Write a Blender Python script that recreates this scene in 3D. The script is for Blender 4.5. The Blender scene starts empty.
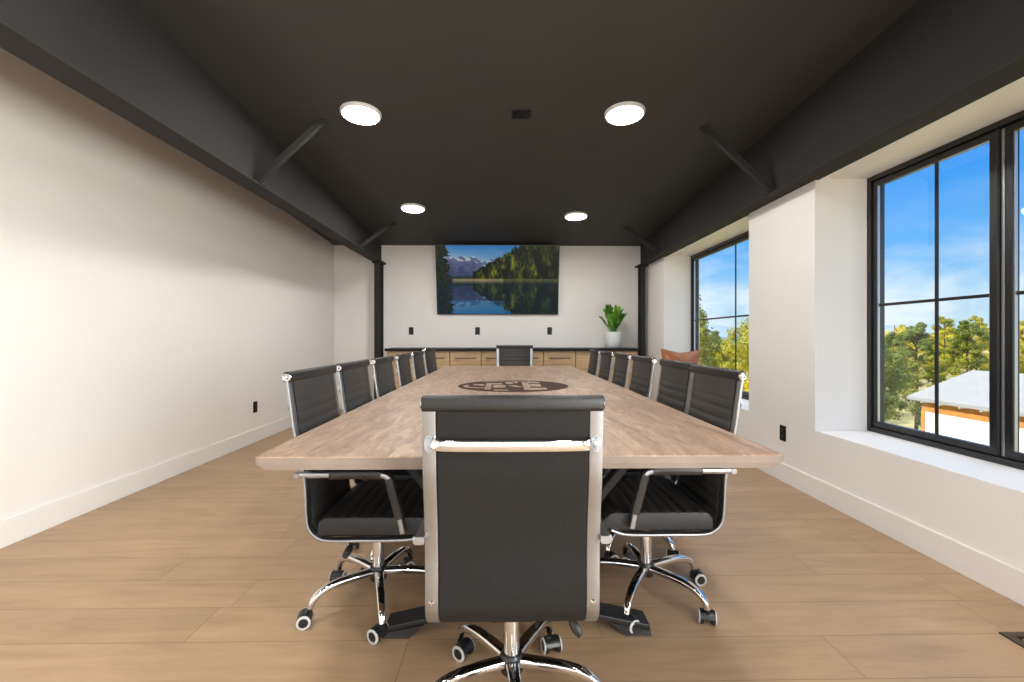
import bpy, math, random
from mathutils import Vector, Matrix, noise
PI = math.pi
scene = bpy.context.scene
col = scene.collection
R = math.radians

# ------------------------------------------------------------------ materials
MATS = {}
def new_mat(name):
    m = bpy.data.materials.new(name); m.use_nodes = True
    MATS[name] = m
    nt = m.node_tree
    return m, nt, nt.nodes['Principled BSDF']
def srgb(c):
    return tuple(((v/255)/12.92 if v/255 <= .04045 else ((v/255+.055)/1.055)**2.4) for v in c)
def simple(name, rgb, rough=.5, metal=0, var=0, scale=20, bump=0, spec=None, coat=0):
    m, nt, b = new_mat(name)
    c = (*rgb, 1)
    b.inputs['Base Color'].default_value = c
    b.inputs['Roughness'].default_value = rough
    b.inputs['Metallic'].default_value = metal
    if spec is not None: b.inputs['Specular IOR Level'].default_value = spec
    if coat: b.inputs['Coat Weight'].default_value = coat; b.inputs['Coat Roughness'].default_value = .15
    tc = nt.nodes.new('ShaderNodeTexCoord'); n = nt.nodes.new('ShaderNodeTexNoise')
    n.inputs['Scale'].default_value = scale; n.inputs['Detail'].default_value = 4
    nt.links.new(tc.outputs['Object'], n.inputs['Vector'])
    if var:
        mx = nt.nodes.new('ShaderNodeMix'); mx.data_type = 'RGBA'
        mx.inputs['A'].default_value = tuple(v*(1-var) for v in rgb)+(1,)
        mx.inputs['B'].default_value = tuple(min(1, v*(1+var)) for v in rgb)+(1,)
        nt.links.new(n.outputs['Fac'], mx.inputs['Factor'])
        nt.links.new(mx.outputs['Result'], b.inputs['Base Color'])
    if bump:
        bp = nt.nodes.new('ShaderNodeBump'); bp.inputs['Strength'].default_value = bump
        bp.inputs['Distance'].default_value = .002
        nt.links.new(n.outputs['Fac'], bp.inputs['Height'])
        nt.links.new(bp.outputs['Normal'], b.inputs['Normal'])
    return m

simple('wall_paint', (.83, .80, .765), .5, var=.015, scale=3)
simple('wall_paint_satin', (.83, .80, .765), .28, var=.02, scale=2, spec=.4)
simple('trim_paint', (.80, .775, .74), .42, var=.01)
simple('black_ceiling_paint', (.052, .0512, .0485), .7, var=.10, scale=2.5, bump=.15, spec=.25)
simple('black_steel_paint', (.027, .0258, .024), .72, var=.08, scale=6, bump=.1, spec=.2)
simple('leather', (.017, .016, .015), .45, var=.2, scale=60, bump=.35, spec=.4)
simple('leather_sleeve', (.022, .020, .019), .4, var=.2, scale=30, bump=.8)
simple('mesh_back', (.011, .0103, .0095), .65, var=.25, scale=120, bump=.4, spec=.25)
simple('leather_front', (.036, .034, .032), .5, var=.1, scale=60, bump=.3, spec=.4)
simple('oak_edge', (.25, .195, .155), .6, var=.25, scale=9)
simple('chrome', (.68, .68, .68), .07, 1)
simple('satin_chrome', (.37, .385, .40), .40, 1, var=.05, scale=30)
simple('black_plastic', (.012, .012, .012), .35)
simple('caster_grey', (.50, .49, .47), .4)
simple('black_metal', (.012, .012, .012), .38, var=.1)
simple('frame_black', (.012, .012, .013), .3)
simple('frame_aluminium', (.55, .56, .58), .3, .8)
simple('slab_black', (.012, .013, .015), .45, var=.3, scale=25, spec=.2)
simple('outlet_black', (.005, .005, .005), .5, spec=.2)
simple('pot_white', (.72, .75, .74), .45, var=.03)
simple('soil', (.05, .035, .02), .9, var=.4, scale=60, bump=1)
simple('leather_tan', (.33, .105, .028), .34, var=.45, scale=9, bump=.5)
simple('emblem_brown', (.055, .028, .018), .8, var=.15, scale=12, spec=.15)
simple('register_bronze', (.055, .035, .018), .4, .4, var=.2)
simple('register_dark', (.004, .003, .003), .7)
simple('white_trim_ring', (.75, .74, .72), .4)
simple('roof_shingle', (.27, .265, .255), .8, var=.15, scale=1.2)
simple('wall_wrap', (.80, .77, .68), .7, var=.03, scale=2)
simple('osb', (.50, .20, .045), .8, var=.4, scale=6)
simple('bark', (.11, .065, .04), .9, var=.4, scale=8, bump=1)
simple('grass_ground', (.36, .31, .12), .95, var=.5, scale=.35)
simple('hill_far', (.20, .27, .33), 1, var=.12, scale=.01)  # blue-grey base colour has the aerial haze of distance painted in
simple('hill_near', (.09, .15, .09), 1, var=.35, scale=.05)
simple('exterior_siding', (.5, .48, .45), .8, var=.05)

def wood_floor():
    m, nt, b = new_mat('plank_floor'); N = nt.nodes; L = nt.links
    tc = N.new('ShaderNodeTexCoord'); sp = N.new('ShaderNodeSeparateXYZ'); L.new(tc.outputs['Object'], sp.inputs[0])
    def math_(op, a, bv=None, c=None):
        n = N.new('ShaderNodeMath'); n.operation = op
        for i, v in enumerate((a, bv, c)):
            if v is None: continue
            if isinstance(v, (int, float)): n.inputs[i].default_value = v
            else: L.new(v, n.inputs[i])
        return n.outputs[0]
    W, LEN = .2135, 1.52
    ys = math_('DIVIDE', math_('ADD', sp.outputs['Y'], .045), W)
    row = math_('FLOOR', ys)
    fy = math_('FRACT', ys)
    wn = N.new('ShaderNodeTexWhiteNoise'); wn.noise_dimensions = '1D'; L.new(row, wn.inputs['W'])
    xs = math_('ADD', math_('DIVIDE', sp.outputs['X'], LEN), math_('MULTIPLY', wn.outputs['Value'], 7.3))
    cx = math_('FLOOR', xs); fx = math_('FRACT', xs)
    cmb = N.new('ShaderNodeCombineXYZ'); L.new(cx, cmb.inputs[0]); L.new(row, cmb.inputs[1])
    wn2 = N.new('ShaderNodeTexWhiteNoise'); wn2.noise_dimensions = '2D'; L.new(cmb.outputs[0], wn2.inputs['Vector'])
    # seam distance
    dy = math_('MULTIPLY', math_('MINIMUM', fy, math_('SUBTRACT', 1, fy)), W)
    dx = math_('MULTIPLY', math_('MINIMUM', fx, math_('SUBTRACT', 1, fx)), LEN)
    d = math_('MINIMUM', dy, dx)
    seam = math_('LESS_THAN', d, .0016)
    # grain: stretched along X, shifted per plank
    off = N.new('ShaderNodeCombineXYZ')
    L.new(math_('ADD', math_('MULTIPLY', sp.outputs['X'], 1.1), math_('MULTIPLY', wn2.outputs['Value'], 40)), off.inputs[0])
    L.new(math_('MULTIPLY', sp.outputs['Y'], 9), off.inputs[1])
    L.new(math_('MULTIPLY', wn2.outputs['Value'], 90), off.inputs[2])
    g = N.new('ShaderNodeTexNoise'); g.inputs['Scale'].default_value = 1.6; g.inputs['Detail'].default_value = 7; g.inputs['Roughness'].default_value = .62; g.inputs['Distortion'].default_value = .7
    L.new(off.outputs[0], g.inputs['Vector'])
    g2 = N.new('ShaderNodeTexNoise'); g2.inputs['Scale'].default_value = 7; g2.inputs['Detail'].default_value = 6; g2.inputs['Roughness'].default_value = .7
    L.new(off.outputs[0], g2.inputs['Vector'])
    cr = N.new('ShaderNodeValToRGB'); L.new(g.outputs['Fac'], cr.inputs[0])
    e = cr.color_ramp.elements
    e[0].position = .28; e[0].color = (.33, .213, .120, 1)
    e[1].position = .72; e[1].color = (.44, .292, .171, 1)
    k = e.new(.48); k.color = (.395, .259, .149, 1)
    mul = math_('ADD', math_('MULTIPLY', wn2.outputs['Value'], .10), .95)
    mul = math_('MULTIPLY', mul, math_('ADD', math_('MULTIPLY', g2.outputs['Fac'], .3), .85))
    mul = math_('MULTIPLY', mul, math_('SUBTRACT', 1, math_('MULTIPLY', seam, .45)))
    vm = N.new('ShaderNodeVectorMath'); vm.operation = 'SCALE'; L.new(cr.outputs[0], vm.inputs[0]); L.new(mul, vm.inputs['Scale'])
    L.new(vm.outputs[0], b.inputs['Base Color'])
    b.inputs['Roughness'].default_value = .42
    b.inputs['Specular IOR Level'].default_value = .35
    bp = N.new('ShaderNodeBump'); bp.inputs['Strength'].default_value = .15; bp.inputs['Distance'].default_value = .001
    L.new(g2.outputs['Fac'], bp.inputs['Height']); L.new(bp.outputs['Normal'], b.inputs['Normal'])
wood_floor()

def table_wood():
    m, nt, b = new_mat('limed_oak'); N = nt.nodes; L = nt.links
    tc = N.new('ShaderNodeTexCoord'); sp = N.new('ShaderNodeSeparateXYZ'); L.new(tc.outputs['Object'], sp.inputs[0])
    def math_(op, a, bv=None):
        n = N.new('ShaderNodeMath'); n.operation = op
        for i, v in enumerate((a, bv)):
            if v is None: continue
            if isinstance(v, (int, float)): n.inputs[i].default_value = v
            else: L.new(v, n.inputs[i])
        return n.outputs[0]
    W = .127
    xs = math_('DIVIDE', sp.outputs['X'], W); row = math_('FLOOR', xs)
    wn = N.new('ShaderNodeTexWhiteNoise'); wn.noise_dimensions = '1D'; L.new(row, wn.inputs['W'])
    yc = math_('FLOOR', math_('ADD', math_('DIVIDE', sp.outputs['Y'], .9), math_('MULTIPLY', wn.outputs['Value'], 5)))
    cmb = N.new('ShaderNodeCombineXYZ'); L.new(row, cmb.inputs[0]); L.new(yc, cmb.inputs[1])
    w2 = N.new('ShaderNodeTexWhiteNoise'); w2.noise_dimensions = '2D'; L.new(cmb.outputs[0], w2.inputs['Vector'])
    off = N.new('ShaderNodeCombineXYZ')
    L.new(math_('ADD', math_('MULTIPLY', sp.outputs['X'], 8), math_('MULTIPLY', w2.outputs['Value'], 50)), off.inputs[0])
    L.new(math_('MULTIPLY', sp.outputs['Y'], 1.3), off.inputs[1])
    L.new(math_('MULTIPLY', sp.outputs['Z'], 8), off.inputs[2])
    g = N.new('ShaderNodeTexNoise'); g.inputs['Scale'].default_value = 2.2; g.inputs['Detail'].default_value = 8; g.inputs['Roughness'].default_value = .68; g.inputs['Distortion'].default_value = 1.4
    L.new(off.outputs[0], g.inputs['Vector'])
    wv = N.new('ShaderNodeTexNoise'); wv.inputs['Scale'].default_value = 14; wv.inputs['Detail'].default_value = 5; wv.inputs['Roughness'].default_value = .8
    L.new(off.outputs[0], wv.inputs['Vector'])
    cr = N.new('ShaderNodeValToRGB'); L.new(g.outputs['Fac'], cr.inputs[0])
    e = cr.color_ramp.elements
    e[0].position = .3; e[0].color = (.19, .118, .078, 1)
    e[1].position = .7; e[1].color = (.46, .325, .228, 1)
    k = e.new(.5); k.color = (.325, .215, .147, 1)
    mul = math_('ADD', math_('MULTIPLY', w2.outputs['Value'], .14), .93)
    mul = math_('MULTIPLY', mul, math_('ADD', math_('MULTIPLY', wv.outputs['Fac'], 1.3), .36))
    vm = N.new('ShaderNodeVectorMath'); vm.operation = 'SCALE'; L.new(cr.outputs[0], vm.inputs[0]); L.new(mul, vm.inputs['Scale'])
    L.new(vm.outputs[0], b.inputs['Base Color'])
    b.inputs['Roughness'].default_value = .46; b.inputs['Specular IOR Level'].default_value = .4
    bp = N.new('ShaderNodeBump'); bp.inputs['Strength'].default_value = .25; bp.inputs['Distance'].default_value = .001
    L.new(wv.outputs['Fac'], bp.inputs['Height']); L.new(bp.outputs['Normal'], b.inputs['Normal'])
table_wood()

def cabinet_wood():
    m, nt, b = new_mat('cabinet_oak'); N = nt.nodes; L = nt.links
    tc = N.new('ShaderNodeTexCoord'); mp = N.new('ShaderNodeMapping'); mp.inputs['Scale'].default_value = (1.5, 8, 14)
    L.new(tc.outputs['Object'], mp.inputs[0])
    g = N.new('ShaderNodeTexNoise'); g.inputs['Scale'].default_value = 3; g.inputs['Detail'].default_value = 6
    L.new(mp.outputs[0], g.inputs['Vector'])
    cr = N.new('ShaderNodeValToRGB'); L.new(g.outputs['Fac'], cr.inputs[0])
    e = cr.color_ramp.elements
    e[0].position = .3; e[0].color = (.43, .275, .135, 1); e[1].position = .7; e[1].color = (.60, .42, .235, 1)
    L.new(cr.outputs[0], b.inputs['Base Color']); b.inputs['Roughness'].default_value = .5
cabinet_wood()

def glass():
    m, nt, b = new_mat('window_glass'); N = nt.nodes; L = nt.links
    N.remove(b)
    t = N.new('ShaderNodeBsdfTransparent'); t.inputs[0].default_value = (.97, .98, .98, 1)
    g = N.new('ShaderNodeBsdfGlossy'); g.inputs['Roughness'].default_value = .02
    mx = N.new('ShaderNodeMixShader'); mx.inputs[0].default_value = .035
    L.new(t.outputs[0], mx.inputs[1]); L.new(g.outputs[0], mx.inputs[2])
    L.new(mx.outputs[0], N['Material Output'].inputs['Surface'])
glass()
def emis(name, rgb, s):
    m, nt, b = new_mat(name)
    b.inputs['Base Color'].default_value = (0.8, .8, .8, 1)
    b.inputs['Emission Color'].default_value = (*rgb, 1); b.inputs['Emission Strength'].default_value = s
    return m
emis('lamp_diffuser', (1, .98, .95), 146)
def screen():
    m, nt, b = new_mat('screen_picture'); N = nt.nodes; L = nt.links
    a = N.new('ShaderNodeVertexColor'); a.layer_name = 'picture'
    b.inputs['Base Color'].default_value = (.01, .01, .01, 1); b.inputs['Roughness'].default_value = .25; b.inputs['Specular IOR Level'].default_value = .12
    L.new(a.outputs[0], b.inputs['Emission Color']); b.inputs['Emission Strength'].default_value = 1.0
screen()
def leafmat(name, c1, c2, scale=1.5, trans=.35):
    m, nt, b = new_mat(name); N = nt.nodes; L = nt.links
    tc = N.new('ShaderNodeTexCoord'); n = N.new('ShaderNodeTexNoise'); n.inputs['Scale'].default_value = scale; n.inputs['Detail'].default_value = 3
    L.new(tc.outputs['Object'], n.inputs['Vector'])
    oi = N.new('ShaderNodeObjectInfo')
    ad = N.new('ShaderNodeMath'); ad.operation = 'MULTIPLY_ADD'; ad.inputs[1].default_value = .5; L.new(oi.outputs['Random'], ad.inputs[0])
    sb = N.new('ShaderNodeMath'); sb.operation = 'SUBTRACT'; sb.inputs[1].default_value = .25; L.new(n.outputs['Fac'], sb.inputs[0]); L.new(sb.outputs[0], ad.inputs[2])
    cr = N.new('ShaderNodeValToRGB'); L.new(ad.outputs[0], cr.inputs[0])
    e = cr.color_ramp.elements; e[0].position = .3; e[0].color = (*c1, 1); e[1].position = .7; e[1].color = (*c2, 1)
    L.new(cr.outputs[0], b.inputs['Base Color']); b.inputs['Roughness'].default_value = .6
    t = N.new('ShaderNodeBsdfTranslucent'); L.new(cr.outputs[0], t.inputs[0])
    mx = N.new('ShaderNodeMixShader'); mx.inputs[0].default_value = trans
    L.new(b.outputs[0], mx.inputs[1]); L.new(t.outputs[0], mx.inputs[2]); L.new(mx.outputs[0], N['Material Output'].inputs['Surface'])
leafmat('tree_leaves', (.16, .20, .02), (.74, .60, .03))
leafmat('plant_leaves', (.08, .25, .02), (.26, .52, .06), 14, .2)

# ------------------------------------------------------------------ mesh builder
def rrect(w, h, r, n=2):
    pts = []
    for cx, cy, a0 in ((w/2-r, h/2-r, 0), (-w/2+r, h/2-r, 90), (-w/2+r, -h/2+r, 180), (w/2-r, -h/2+r, 270)):
        for k in range(n+1):
            a = R(a0+90*k/n); pts.append((cx+r*math.cos(a), cy+r*math.sin(a)))
    return pts
def catmull(pts, n=6):
    out = []
    P = [Vector(p) for p in pts]
    for i in range(len(P)-1):
        p0 = P[max(i-1, 0)]; p1 = P[i]; p2 = P[i+1]; p3 = P[min(i+2, len(P)-1)]
        for k in range(n):
            t = k/n
            out.append(.5*((2*p1)+(p2-p0)*t+(2*p0-5*p1+4*p2-p3)*t*t+(3*p1-p0-3*p2+p3)*t**3))
    out.append(P[-1]); return out
class MB:
    def __init__(s): s.v = []; s.f = []; s.m = []; s.cur = 0
    def mat(s, i): s.cur = i; return s
    def add(s, vs, fs):
        o = len(s.v); s.v += [tuple(v) for v in vs]
        for f in fs: s.f.append([o+i for i in f]); s.m.append(s.cur)
    def box(s, x0, x1, y0, y1, z0, z1, M=None):
        vs = [Vector((x, y, z)) for x in (x0, x1) for y in (y0, y1) for z in (z0, z1)]
        if M: vs = [M @ v for v in vs]
        s.add(vs, [(0, 1, 3, 2), (4, 6, 7, 5), (0, 4, 5, 1), (2, 3, 7, 6), (0, 2, 6, 4), (1, 5, 7, 3)])
        return s
    def rings(s, rings, cap=True, closed=False):
        n = len(rings[0]); vs = [v for r in rings for v in r]; fs = []
        m = len(rings)
        for i in range(m if closed else m-1):
            j = (i+1) % m
            for k in range(n):
                l = (k+1) % n
                fs.append((i*n+k, i*n+l, j*n+l, j*n+k))
        if cap and not closed:
            fs.append(tuple(range(n))[::-1]); fs.append(tuple((m-1)*n+k for k in range(n)))
        s.add(vs, fs); return s
    def sweep(s, path, prof, side=(1, 0, 0), scale=None):
        """prof is (along side, along normal)"""
        P = [Vector(p) for p in path]; sd0 = Vector(side).normalized(); rs = []
        for i, p in enumerate(P):
            t = (P[min(i+1, len(P)-1)]-P[max(i-1, 0)]).normalized()
            n = sd0.cross(t).normalized(); sd = t.cross(n).normalized()
            k = scale(i/(len(P)-1)) if scale else (1, 1)
            rs.append([p+sd*a*k[0]+n*b*k[1] for a, b in prof])
        return s.rings(rs)
    def tube(s, path, r, seg=10):
        P = [Vector(p) for p in path]
        t0 = (P[1]-P[0]).normalized(); ref = Vector((0, 0, 1)) if abs(t0.z) < .9 else Vector((1, 0, 0))
        n = t0.cross(ref).normalized(); rs = []
        for i, p in enumerate(P):
            t = (P[min(i+1, len(P)-1)]-P[max(i-1, 0)]).normalized()
            n = (n-t*n.dot(t)).normalized(); b = t.cross(n)
            rr = r(i/(len(P)-1)) if callable(r) else r
            rs.append([p+(n*math.cos(2*PI*k/seg)+b*math.sin(2*PI*k/seg))*rr for k in range(seg)])
        return s.rings(rs)
    def lathe(s, prof, seg=24, M=None, c=(0, 0, 0)):
        rs = []
        for r, z in prof:
            ring = [Vector((r*math.cos(2*PI*k/seg), r*math.sin(2*PI*k/seg), z)) for k in range(seg)]
            rs.append([(M @ v if M else v)+Vector(c) for v in ring])
        return s.rings(rs)
    def prism(s, pts, z0, z1, M=None):
        n = len(pts); vs = [Vector((x, y, z)) for z in (z0, z1) for x, y in pts]
        if M: vs = [M @ v for v in vs]
        s.add(vs, [tuple(range(n))[::-1], tuple(range(n, 2*n))]+[(k, (k+1) % n, n+(k+1) % n, n+k) for k in range(n)])
        return s
    def build(s, name, mats, parent=None, smooth=True, bevel=0):
        me = bpy.data.meshes.new(name); me.from_pydata(s.v, [], s.f)
        if isinstance(mats, str): mats = [mats]
        for m in mats: me.materials.append(MATS[m])
        me.polygons.foreach_set('material_index', s.m)
        me.update()
        if smooth:
            me.polygons.foreach_set('use_smooth', [True]*len(s.f)); me.set_sharp_from_angle(angle=R(35))
        o = bpy.data.objects.new(name, me); col.objects.link(o)
        if parent: o.parent = parent
        if bevel:
            b = o.modifiers.new('bevel', 'BEVEL'); b.width = bevel; b.segments = 2; b.limit_method = 'ANGLE'
        import bmesh
        bm = bmesh.new(); bm.from_mesh(me); bmesh.ops.recalc_face_normals(bm, faces=bm.faces); bm.to_mesh(me); bm.free()
        return o
def tag(o, label=None, cat=None, group=None, kind=None):
    if label: o['label'] = label
    if cat: o['category'] = cat
    if group: o['group'] = group
    if kind: o['kind'] = kind
    return o
def empty(name, loc=(0, 0, 0), rz=0):
    o = bpy.data.objects.new(name, None); col.objects.link(o); o.location = loc; o.rotation_euler = (0, 0, rz)
    o.empty_display_size = .1
    return o
def copy_tree(o, parent=None):
    c = o.copy(); col.objects.link(c)
    if parent: c.parent = parent
    for ch in list(o.children): copy_tree(ch, c)
    return c
def rotx(a): return Matrix.Rotation(a, 4, 'X')
def roty(a): return Matrix.Rotation(a, 4, 'Y')
def rotz(a): return Matrix.Rotation(a, 4, 'Z')
def T(x, y, z): return Matrix.Translation((x, y, z))

# ------------------------------------------------------------------ room shell
XL, XR, YB, YF = -2.64, 2.14, 7.1, -3.6
def zc(y): return 2.795-.053*(y-2.3)
MB().box(XL-.2, 2.64, YF-.2, YB+.2, -.15, 0).build('floor', 'plank_floor')['kind'] = 'structure'
m = MB()
vs = [(x, y, zc(y)+dz) for dz in (0, .2) for y in (YF-.2, YB+.2) for x in (XL-.2, 2.64)]
m.add(vs, [(0, 1, 3, 2), (4, 6, 7, 5), (0, 4, 5, 1), (2, 3, 7, 6), (0, 2, 6, 4), (1, 5, 7, 3)])
m.build('ceiling', 'black_ceiling_paint')['kind'] = 'structure'
def struct(o, k='structure'): o['kind'] = k; return o
struct(MB().box(XL-.2, XL, YF-.2, YB+.2, 0, 3.12).build('wall_left', 'wall_paint_satin'))
struct(MB().box(XL, 2.64, YB, YB+.2, 0, 2.6).build('wall_back', 'wall_paint'))
m = MB(); m.box(XL, 2.64, YF-.2, YF, 0, .35); m.box(XL, 2.64, YF-.2, YF, 2.45, 3.12)
for a, b in ((XL, -2.35), (-.25, -.05), (1.95, 2.64)): m.box(a, b, YF-.2, YF, .35, 2.45)
struct(m.build('wall_front', 'wall_paint', smooth=False))
for k, (a, b) in enumerate(((-2.35, -.25), (-.05, 1.95))):
    m = MB(); t = .05
    m.box(a, b, YF-.14, YF-.08, .35, .35+t); m.box(a, b, YF-.14, YF-.08, 2.45-t, 2.45); m.box(a, a+t, YF-.14, YF-.08, .4, 2.4); m.box(b-t, b, YF-.14, YF-.08, .4, 2.4)
    m.box((a+b)/2-.02, (a+b)/2+.02, YF-.13, YF-.09, .4, 2.4)
    struct(m.build('window_%d' % (k+3), 'frame_black', smooth=False))  # unseen rear windows, added so fill light can enter behind the camera
    al = bpy.data.lights.new('daylight', 'AREA'); al.shape = 'RECTANGLE'; al.size = 2.2; al.size_y = 2.3; al.energy = 50; al.color = (1, .985, .96)  # area lamp added outside each rear window, standing in for daylight
    ao = bpy.data.objects.new('daylight', al); col.objects.link(ao); ao.location = ((a+b)/2, YF-.45, 1.45); ao.rotation_euler = (R(90), 0, 0)
W5 = (-2.9, -.35); W1 = (1.40, 3.10); W2 = (3.95, 6.075); SILL = .462; HEAD = 2.2
m = MB()
m.box(XR, 2.62, YF, YB, 0, SILL)
m.box(XR, 2.62, YF, YB, HEAD, 2.75)
m.box(XR, 2.62, YF, W5[0], SILL, HEAD); m.box(XR, 2.62, W5[1], W1[0], SILL, HEAD); m.box(XR, 2.62, W1[1], W2[0], SILL, HEAD); m.box(XR, 2.62, W2[1], YB, SILL, HEAD)
struct(m.build('wall_right', 'wall_paint', smooth=False))
for nm, b in (('baseboard_left', (XL, XL+.014, YF, YB, 0, .14)), ('baseboard_right', (XR-.014, XR, YF, YB, 0, .14)),
              ('baseboard_back', (XL+.014, XR-.014, YB-.014, YB, 0, .14))):
    struct(MB().box(*b).build(nm, 'trim_paint', smooth=False, bevel=.003))

def window(name, y0, y1, panes, munt_z, slider=False):
    """panes: list of (ya, yb, muntin y, sash x)"""
    w = struct(empty(name, (2.5, (y0+y1)/2, SILL)))
    def P(mb, nm, mt, bev=.003):
        o = mb.build(nm, mt, w, smooth=False, bevel=bev); o.location = -w.location; return o
    z0, z1 = SILL, HEAD
    m = MB(); t = .032
    m.box(2.5, 2.6, y0, y1, z0, z0+t); m.box(2.5, 2.6, y0, y1, z1-t, z1)
    m.box(2.5, 2.6, y0, y0+t, z0+t, z1-t); m.box(2.5, 2.6, y1-t, y1, z0+t, z1-t)
    # stepped inner track
    m.box(2.525, 2.6, y0+t, y1-t, z0+t, z0+t+.018); m.box(2.525, 2.6, y0+t, y1-t, z1-t-.018, z1-t)
    P(m, 'window_frame', 'frame_black')
    for (a, b, my, sx, mull) in panes:
        f = .036; za, zb = z0+t+.006, z1-t-.006
        m = MB()
        m.box(sx, sx+.035, a, b, za, za+f); m.box(sx, sx+.035, a, b, zb-f, zb)
        m.box(sx, sx+.035, a, a+f, za+f, zb-f); m.box(sx, sx+.035, b-f, b, za+f, zb-f)
        sash = P(m, 'sash', 'frame_black')
        m = MB(); m.box(sx+.012, sx+.02, my-.009, my+.009, za+f, zb-f)
        m.box(sx+.0125, sx+.0195, a+f, b-f, munt_z-.009, munt_z+.009)
        P(m, 'muntin', 'frame_black', 0)
        m = MB(); m.box(sx+.0215, sx+.0245, a+f-.004, b-f+.004, za+f-.004, zb-f+.004)
        P(m, 'glass_pane', 'window_glass', 0)
        m = MB(); e = .004
        m.box(sx+.005, sx+.02, a+f, a+f+e, za+f, zb-f); m.box(sx+.005, sx+.02, b-f-e, b-f, za+f, zb-f)
        P(m, 'spacer', 'frame_aluminium', 0)
    return w
wd1 = window('window_1', *W1, [(2.282, 3.067, 2.62, 2.512, 0), (1.433, 2.250, 1.85, 2.520, 0)], 1.322)
m = MB().box(2.505, 2.56, 2.272, 2.283, SILL+.034, HEAD-.034); o = m.build('mullion', 'frame_black', wd1, smooth=False, bevel=.002); o.location = -wd1.location
m = MB().box(2.522, 2.55, 2.254, 2.268, SILL+.04, HEAD-.04); o = m.build('track', 'frame_aluminium', wd1, smooth=False); o.location = -wd1.location
window('window_2', *W2, [(3.98, 6.045, 4.94, 2.515, 0)], 1.335)

window('window_5', *W5, [(-2.86, -.39, -1.62, 2.515, 0)], 1.335)  # unseen window behind the camera, added to light the left wall
al = bpy.data.lights.new('daylight', 'AREA'); al.shape = 'RECTANGLE'; al.size = 1.9; al.size_y = 2.7; al.energy = 560; al.color = (1, .99, .97)  # added area lamp outside the side window, brightens the left wall
ao = bpy.data.objects.new('daylight', al); col.objects.link(ao); ao.location = (2.9, -1.62, 1.4); ao.rotation_euler = (0, R(90), 0)
# ------------------------------------------------------------------ steel frame
def beam(x, zb, side, label):
    """side: +1 web outer side towards +x wall"""
    r = empty('steel_beam', (x, 1.7, zb)); tag(r, label, 'steel beam')
    loc = -r.location
    fl = MB(); fl.box(x-.078, x+.078, YF, 6.93, zb, zb+.012); o = fl.build('flange', 'black_steel_paint', r, smooth=False, bevel=.002); o.location = loc
    wb = MB(); a, b = YF, 6.93
    vs = [(x+dx, y, z) for dx in (-.005, .005) for y, z in ((a, zb+.012), (b, zb+.012), (b, zc(b)), (a, zc(a)))]
    wb.add(vs, [(0, 1, 2, 3), (7, 6, 5, 4), (0, 4, 5, 1), (1, 5, 6, 2), (2, 6, 7, 3), (3, 7, 4, 0)])
    o = wb.build('web', 'black_steel_paint', r, smooth=False); o.location = loc
    return r
bl = beam(-1.870, 2.222, -1, 'black steel ceiling beam along the long blank white wall')
br = beam(2.086, 2.188, 1, 'black steel ceiling beam running above the two windows')
def brace(parent, x0, x1, y0, y1, z0):
    m = MB(); p0 = Vector((x0, y0, z0)); p1 = Vector((x1, y1, zc(y1)-.004)); s = 1 if x1 > x0 else -1
    d = (p1-p0).normalized(); side = Vector((0, 1, 0)); up = d.cross(side).normalized()
    if up.z < 0: up = -up
    def slab(ys, us):
        vs = []
        for p in (p0, p1):
            for a in ys:
                for b in us: vs.append(p+side*a+up*b)
        m.add(vs, [(0, 1, 3, 2), (4, 6, 7, 5), (0, 4, 5, 1), (2, 3, 7, 6), (0, 2, 6, 4), (1, 5, 7, 3)])
    slab((-.02, .02), (-.003, .003)); slab((-.02, -.014), (.003, .04))
    m.box(x0-.03, x0+.03, y0-.03, y0+.05, z0-.012, z0-.004)
    o = m.build('brace', 'black_steel_paint', parent, smooth=False, bevel=.001); o.location = -parent.location
brace(bl, -1.815, -1.335, 3.40, 3.44, 2.247); brace(bl, -1.815, -1.40, 5.80, 5.95, 2.247)
brace(br, 2.025, 1.515, 3.44, 3.50, 2.213); brace(br, 2.035, 1.60, 6.0, 6.09, 2.213)
def bolt(parent, x, y, z):
    o = MB().lathe([(.0, -.003), (.014, -.003), (.016, 0), (.014, .003), (0, .003)], 10, roty(PI/2), (x, y, z)).build('bolt_hole', 'register_dark', parent); o.location = -parent.location
bolt(bl, -1.863, 3.33, 2.665); bolt(bl, -1.863, 3.62, 2.635)
bolt(br, 2.079, 3.38, 2.66); bolt(br, 2.079, 3.44, 2.57)
def column(x, zt, hx, label):
    r = empty('steel_column', (x, 6.80, 0)); tag(r, label, 'steel column')
    m = MB(); m.box(-hx, hx, -.08, -.07, .014, zt-.018); m.box(-hx, hx, .07, .08, .014, zt-.018); m.box(-.006, .006, -.07, .07, .014, zt-.018)
    m.build('shaft', 'black_steel_paint', r, smooth=False, bevel=.002)
    MB().box(-.078, .078, -.10, .10, zt-.018, zt-.002).build('cap_plate', 'black_steel_paint', r, smooth=False)
    MB().box(-.06, .06, -.10, .10, 0, .014).build('base_plate', 'black_steel_paint', r, smooth=False)
column(-1.868, 2.222, .048, 'black steel column at the back, on the blank wall side')
column(2.058, 2.188, .032, 'black steel column at the back, on the window side')

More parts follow.
